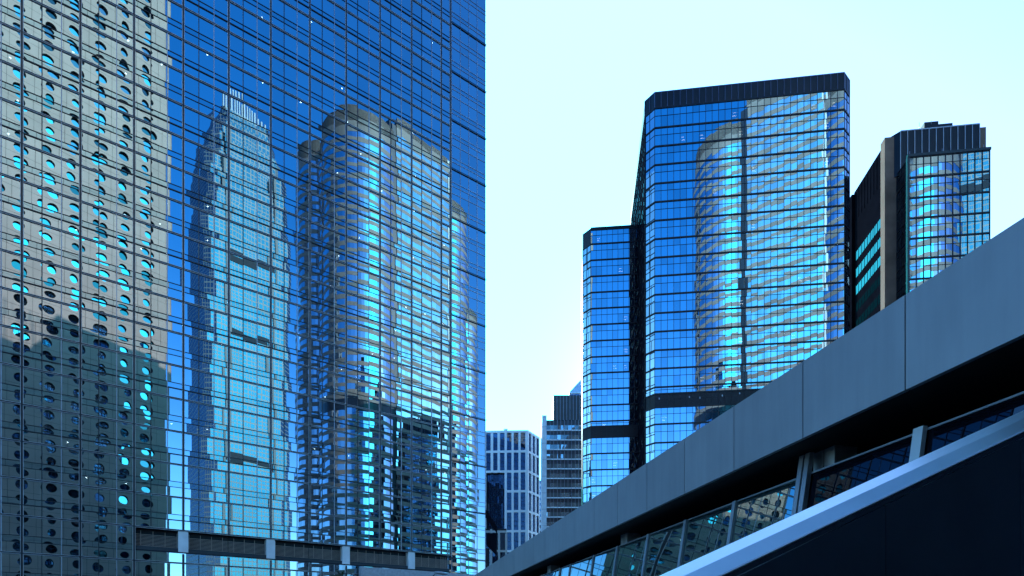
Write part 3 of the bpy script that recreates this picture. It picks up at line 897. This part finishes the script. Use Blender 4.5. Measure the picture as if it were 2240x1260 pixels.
for a_, b_ in zip(ed[:-1], ed[1:]):
    m = MB(); sweep(m, a_ + .003, b_ - .003, [(.0, -.022), (.0, -.078), (-.04, -.078), (-.04, -.022)]); m.build("skirt_strip", FLANK, st)
    m = MB(); k0, k1 = a_ - .12, b_ - .12
    p0, p1 = PS + sd * (k0 + .007), PS + sd * (k1 - .007)
    for off in (0, -.12):
        pass
    q0, q1 = p0 - sn * .12, p1 - sn * .12
    za, zb_ = sline(k0, -.09), sline(k1, -.09)
    m.face([(*p0, 0), (*p1, 0), (*p1, zb_), (*p0, za)]); m.face([(*q0, 0), (*q0, za), (*q1, zb_), (*q1, 0)])
    m.face([(*p0, za), (*p1, zb_), (*q1, zb_), (*q0, za)]); m.face([(*p0, 0), (*p0, za), (*q0, za), (*q0, 0)]); m.face([(*p1, 0), (*q1, 0), (*q1, zb_), (*p1, zb_)])
    m.build("flank_panel", FLANK, st)
m = MB()
for i in range(26):
    t = T_A + .3 + i * .42
    z = max(sline(t, -.75), .15)
    if t > 1.6: break
    m.bar(PS, sd, sn, t, t + .42, -2.2, -.55, max(z - .25, 0), z)
m.build("steps", DECK, st)

# ---------------------------------------------------------------- 11. street lamp and palm at the bottom edge
L = pt(962, 60.0)
lp = empty("street_lamp", (L[0] + .05, L[1]), "street lamp with an oval grey head before the granite wall", "street lamp")
zh_ = zz(1253.5, 60)
m = MB(); px0 = pt(957.5, 60.0)
m.tube((px0[0] - .6, L[1], 0), (px0[0] - .6, L[1], zh_ - .45), .09, .06, 12); m.build("pole", DARK, lp)
m = MB(); m.tube((px0[0] - .6, L[1], zh_ - .45), (px0[0] - .25, L[1], zh_ - .08), .05, .045, 10); m.build("arm", DARK, lp)
m = MB()
segs, rg = 14, 8
hc = np.array((L[0] + .1, L[1], zh_))
for r in range(rg + 1):
    th = math.pi * r / rg
    for s_ in range(segs):
        ph = 2 * math.pi * s_ / segs
        m.v.append((hc[0] - .72 * math.cos(th), hc[1] + .24 * math.sin(th) * math.cos(ph), hc[2] + .17 * math.sin(th) * math.sin(ph) - .10 * math.cos(th) * -1))
for r in range(rg):
    for s_ in range(segs):
        m.f.append((r * segs + s_, r * segs + (s_ + 1) % segs, (r + 1) * segs + (s_ + 1) % segs, (r + 1) * segs + s_)); m.m.append(0); m.t.append(1.0); m.s.append(True)
m.build("lamp_head", STEEL, lp)
K = pt(745, 78.0)
pm = empty("palm_tree", K, "dark palm fronds poking up at the bottom edge before the blue tower", "palm tree")
ztip = zz(1249, 78)
m = MB()
for i in range(8): m.tube((K[0] + .02 * i, K[1], (ztip - 1.2) * i / 8), (K[0] + .02 * (i + 1), K[1], (ztip - 1.2) * (i + 1) / 8), .16 - .008 * i, .155 - .008 * i, 10)
m.build("trunk", BARK, pm)
m = MB()
top = np.array((K[0] + .16, K[1], ztip - 1.25))
for i in range(16):
    az = 2 * math.pi * i / 16 + rng.uniform(-.2, .2); el = rng.uniform(.2, 1.3); ln_ = rng.uniform(1.2, 1.8)
    prev = top; dirv = np.array((math.cos(az) * math.cos(el), math.sin(az) * math.cos(el), math.sin(el)))
    for q in range(6):
        nx = prev + dirv * ln_ / 6; dirv = unit(dirv + np.array((0, 0, -.22)))
        side = unit(np.cross(dirv, (0, 0, 1)))
        for sg in (-1, 1):
            tip = (prev + nx) / 2 + side * sg * .38 * (1 - q / 8) + dirv * .22 - np.array((0, 0, .12))
            m.face([prev, nx, tip])
        m.tube(prev, nx, .018, .014, 5); prev = nx
m.build("crown", LEAFM, pm)

# ---------------------------------------------------------------- 12. tower with round windows, right behind the camera
J0 = V2(11.85, .06); JD = unit(V2(-19.6, -10.91) - J0); JN = perp_to_cam(JD, J0)
if JN @ V2(-42 - 0, 73) < 0: JN = -JN
t12 = empty("round_window_tower", J0 + JD * 20 - JN * 16, "warm grey tower with rows of round windows, lower half shaded, mirrored in the left tower", "skyscraper")
CWJ, FHJ, RJ = 4.95, 3.40, 1.12
NCJ = 9; JH = 178.0
off0 = 2.6
sh = MB(); sm = MB()
wl = []
nrow = int(JH / FHJ)
for c in range(NCJ):
    for r in range(nrow):
        ta, tb = off0 + c * CWJ + .035, off0 + (c + 1) * CWJ - .035
        za, zb_ = r * FHJ + .03, (r + 1) * FHJ - .03
        tc, zc = (ta + tb) / 2, (za + zb_) / 2
        if c >= 7 and rng.random() < 2: pass
        K = 20
        ring = [(tc + RJ * math.cos(2 * math.pi * k / K), zc + RJ * math.sin(2 * math.pi * k / K)) for k in range(K)]
        def edge(k):
            an = 2 * math.pi * k / K; x, y = math.cos(an), math.sin(an)
            s_ = min((tb - ta) / 2 / max(abs(x), 1e-6), (zb_ - za) / 2 / max(abs(y), 1e-6)); return tc + x * s_, zc + y * s_
        P3 = lambda t, z, o: (*(J0 + JD * t + JN * o), z)
        for k in range(K):
            j = (k + 1) % K
            e0_, e1_ = edge(k), edge(j)
            poly = [P3(*ring[k], 0), P3(*e0_, 0), P3(*e1_, 0), P3(*ring[j], 0)]
            if abs(e0_[0] - e1_[0]) > 1e-6 and abs(e0_[1] - e1_[1]) > 1e-6:
                cx_ = tb if (e0_[0] + e1_[0]) / 2 > tc else ta; cz_ = zb_ if (e0_[1] + e1_[1]) / 2 > zc else za
                poly = [P3(*ring[k], 0), P3(*e0_, 0), P3(cx_, cz_, 0), P3(*e1_, 0), P3(*ring[j], 0)]
            sh.face(poly[::-1]); sh.face([P3(*ring[k], 0), P3(*ring[j], 0), P3(*ring[j], -.62), P3(*ring[k], -.62)], 1)
        mb = MB(); tx, ty = rng.gauss(0, .02), rng.gauss(0, .03)
        mb.face([P3(tc + RJ * math.cos(2 * math.pi * k / K), zc + RJ * math.sin(2 * math.pi * k / K), -.6 + .0 + tx * math.cos(2 * math.pi * k / K) + ty * math.sin(2 * math.pi * k / K)) for k in range(K)][::-1], 0, rng.choice((1, .9, .6, .3)))
        wl.append((abs(c - 3) + abs(r * FHJ - 60) / 12, len(wl), mb))
wl.sort(key=lambda e: e[:2])
rest = MB()
for k, (_q, _i, mb) in enumerate(wl):
    if k < 98: mb.build("window", GLASS_P, t12)
    else: rest.add(mb)
tag(rest.build("window", GLASS_P, t12), kind="stuff")
sh.build("facade", [CREAM, SEAM], t12)
m = MB()
je = J0 + JD * (off0 + NCJ * CWJ + 1)
m.prism([tuple(q) for q in (J0 + JD * 1.4 - JN * .95, je - JN * .95, je - JN * 30, V2(9.4, -32.0), J0 + JD * 2.2 - JN * 2.4)], 0, JH + 2)
m.bar(J0, JD, JN, off0, off0 + NCJ * CWJ, -.9, -.68, 0, JH - .1)
m.build("core", SEAM, t12)
m = MB()   # rounded corner and end piers
for k in range(8):
    a0, a1 = math.pi / 2 * k / 8, math.pi / 2 * (k + 1) / 8
    c_ = J0 + JD * .6 - JN * .6
    f_ = lambda q: c_ - JD * .6 * math.sin(q) + JN * .6 * math.cos(q)
    p_, q_ = f_(a0), f_(a1)
    for r in range(nrow): m.face([(*q_, r * FHJ + .02), (*p_, r * FHJ + .02), (*p_, (r + 1) * FHJ - .02), (*q_, (r + 1) * FHJ - .02)])
for r in range(nrow):
    m.bar(J0, JD, JN, .6, off0 - .03, -.4, -.003, r * FHJ + .02, (r + 1) * FHJ - .02)
    m.bar(J0 - JN * .6, V2(-.06, -1), V2(1, -.06), 0, 30, -.6, -.003, r * FHJ + .02, (r + 1) * FHJ - .02)
m.build("corner_pier", CREAM, t12)

# ---------------------------------------------------------------- 13. rounded tower with striped bands, right of the camera
EXH = EYE + 153.0
RR, EE = V2(54.657, 42.063), V2(73.449, 50.148)
fl_ = unit(EE - RR)
def arc(c, r, a0, a1, n): return [V2(c[0] + r * math.cos(R(a0 + (a1 - a0) * i / n)), c[1] + r * math.sin(R(a0 + (a1 - a0) * i / n))) for i in range(n + 1)]
drum = arc((52.5, 30), 11.45, 86.5, 225, 22)
lobe2 = arc((58, 11.4), 8, 150, 285, 16)
flat = [RR + fl_ * (20.457 * i / 15) for i in range(16)]
lobe3 = arc((81.5, 46.0), 9.05, 152, 20, 16)
link = [drum[-1] + (lobe2[0] - drum[-1]) * i / 7 for i in range(8)]
lobe4 = arc((93, 46), 7.7, 150, 0, 14)
t13 = empty("striped_round_tower", V2(68, 28), "rounded tower with beige stone and blue glass stripes, mirrored in the glass towers", "skyscraper")
paths = [(drum, 0.0, V2(52.5, 30)), (lobe2, 4.0, V2(58, 11.4)), (link, .5, V2(58, 24)), (flat, 5.2, V2(68, 30)), (lobe3, -4.0, V2(81.5, 46.0)), (lobe4, -33.0, V2(93, 46))]
FX = 3.2
def wallquad(mb, p, q, z0, z1, o0, o1, cin, m=0, tint=1.0, jit=0.0):
    d = unit(q - p); n = V2(d[1], -d[0])
    if n @ (p - cin) < 0: n = -n
    a_, b_ = p + n * o0, q + n * o0
    ta = rng.gauss(0, jit); tb_ = rng.gauss(0, jit)
    A_, B_ = a_ + n * ta * 1.0, b_ - n * ta * 1.0
    pts = [(*A_, z0), (*B_, z0), (*(B_ + n * tb_ * 1.5), z1), (*(A_ + n * tb_ * 1.5), z1)]
    if np.cross(d, n) > 0: pts = pts[::-1]
    mb.face(pts, m, tint)
for k in range(1, 52):
    zb_ = 4 + k * FX
    band_, gl = MB(), MB()
    for path, dh, cin in paths:
        top = EXH + dh
        if zb_ + FX * .5 > top: continue
        last = zb_ + FX * 2.4 > top
        mech = abs(zb_ - 67) < 1.7 and path is drum
        for p, q in zip(path[:-1], path[1:]):
            d = unit(q - p); n = V2(d[1], -d[0])
            if n @ (p - cin) < 0: n = -n
            if not mech and not last: wallquad(gl, p, q, zb_ + FX * .38, zb_ + FX, -.04, 0, cin, 0, rng.choice((1, 1, .9, .8)), jit=.003)
            ztop_ = top if last else zb_ + FX * (.42 if not mech else 1.0)
            band_.bar(p, d, n, -.004, float(np.linalg.norm(q - p)) + .004, -.3, .0, zb_, ztop_, 1 if mech else 0)
    if band_.f: band_.build("stone_band", [BEIGE, DARK], t13)
    if gl.f: gl.build("window_band", GLASS_X, t13)
m = MB()
m.prism([(53.4, 40.4), (56, 41.6), (72.5, 48.6), (85, 44), (92, 30), (72, 6), (58, 10), (50, 30)], 0, EXH - 13)
m.prism([(53.2, 40.9), (54.9, 41.8), (56, 39), (54, 38)], 0, EXH + 3.5)
m.prism([(54.9, 41.6), (72.8, 49.4), (76, 42), (58, 34)], 0, EXH + 5)
m.prism([tuple(x) for x in arc((52.5, 30), 11.1, 0, 345, 24)], 0, EXH - .5)
m.prism([tuple(x) for x in arc((58, 11.4), 7.6, 0, 345, 20)], 0, EXH + 3.4)
m.prism([tuple(x) for x in arc((81.5, 46), 8.6, 0, 345, 20)], 0, EXH - 4.6)
m.prism([tuple(x) for x in arc((93, 46), 7.3, 0, 345, 20)], 0, EXH - 33.5)
m.build("core", DARK, t13)
m = MB(); m.bar(EE, fl_, V2(-fl_[1], fl_[0]), -.2, 1.0, -1.2, .22, 0, EXH + 4.6); m.build("corner_pier", SILVER, t13)

# ---------------------------------------------------------------- 14. very tall tower far behind, mirrored in the left tower
ang = R(114.4)
nf = V2(math.cos(ang), math.sin(ang)); df = V2(nf[1], -nf[0])       # df runs to the mirrored right
fc = V2(231.5, -205.0) + df * 3.4
t14 = empty("setback_supertall_tower", fc - nf * 28, "very tall pale blue tower with stepped top and crown fins, mirrored in the left tower", "skyscraper")
def grid_mat():
    m, t, out = mat("supertall_curtain_wall")
    tc = N(t, "ShaderNodeTexCoord"); sx = N(t, "ShaderNodeSeparateXYZ"); t.links.new(tc.outputs['Object'], sx.inputs[0])
    def mth(op, a, b=None, v=None):
        n = N(t, "ShaderNodeMath", operation=op)
        t.links.new(a, n.inputs[0])
        if b is not None: t.links.new(b, n.inputs[1])
        if v is not None: n.inputs[1].default_value = v
        return n.outputs[0]
    def lines(s, pitch, width):
        f = mth('FRACT', mth('MULTIPLY', s, v=1 / pitch)); return mth('LESS_THAN', f, v=width)
    sumxy = mth('ADD', mth('MULTIPLY', sx.outputs[0], v=df[0] + nf[0]), mth('MULTIPLY', sx.outputs[1], v=df[1] + nf[1]))
    v1 = lines(sumxy, 3.1, .20); v2 = lines(sx.outputs[2], 4.1, .22)
    mxx = mth('MAXIMUM', v1, v2)
    g1 = N(t, "ShaderNodeBsdfGlossy", Roughness=.01, Color=(.20, .25, .36, 1))
    d1 = N(t, "ShaderNodeBsdfPrincipled", Roughness=.5, Metallic=.0); d1.inputs['Base Color'].default_value = (.15, .155, .16, 1)
    dk = N(t, "ShaderNodeBsdfDiffuse", Color=(.02, .05, .09, 1))
    m0 = N(t, "ShaderNodeMixShader"); m0.inputs[0].default_value = .46
    t.links.new(dk.outputs[0], m0.inputs[1]); t.links.new(g1.outputs[0], m0.inputs[2])
    m1 = N(t, "ShaderNodeMixShader"); t.links.new(mxx, m1.inputs[0]); t.links.new(m0.outputs[0], m1.inputs[1]); t.links.new(d1.outputs[0], m1.inputs[2])
    t.links.new(m1.outputs[0], out.inputs[0])
    return m
IFC = grid_mat()
def octo(w, d, ch):
    return [tuple(fc + df * x - nf * (28.5 - 28.5 + y)) for x, y in ((-w + ch, 0), (w - ch, 0), (w, ch), (w, d - ch), (w - ch, d), (-w + ch, d), (-w, d - ch), (-w, ch))]
def tier(w, d, ch, inset, z0, z1, nm="shaft"):
    poly = [tuple(np.array(q) - nf * inset) for q in octo(w, d, ch)]
    m = MB(); m.prism(poly, z0, z1); m.build(nm, IFC, t14)
tier(31.5, 46, 5, 0, 0, 326)
for w_, ins_, za, zb_ in ((30.2, 1.2, 326, 346), (28.2, 2.6, 346, 362), (26.0, 4.4, 362, 376), (23.2, 6.6, 376, 389), (20.0, 9, 389, 400)):
    tier(w_, 46 - 2 * ins_, 5, ins_, za, zb_, "setback_tier")
for (za, zb_) in ((283, 290), (226, 231), (132, 137)):
    m = MB(); m.bar(fc, df, nf, -17, 15, -.5, .5, za, zb_); m.build("plant_floor", paint("plant_louvre", (.03, .035, .045), .8, 0, .1, 1, 0, .1), t14)
for i in range(13):
    m = MB(); x = -18 + i * 2.8
    m.bar(fc - nf * 10, df, nf, x, x + 1.1, -2, 1.2, 398, 412 - abs(i - 4) * .6); m.build("crown_fin", GRANITE, t14)
for s_ in (-1, 1):
    m = MB(); m.bar(fc, df, nf, s_ * 17 - .9, s_ * 17 + .9, -.4, 1.0, 0, 385 if s_ < 0 else 360); m.build("vertical_rib", RIB, t14)
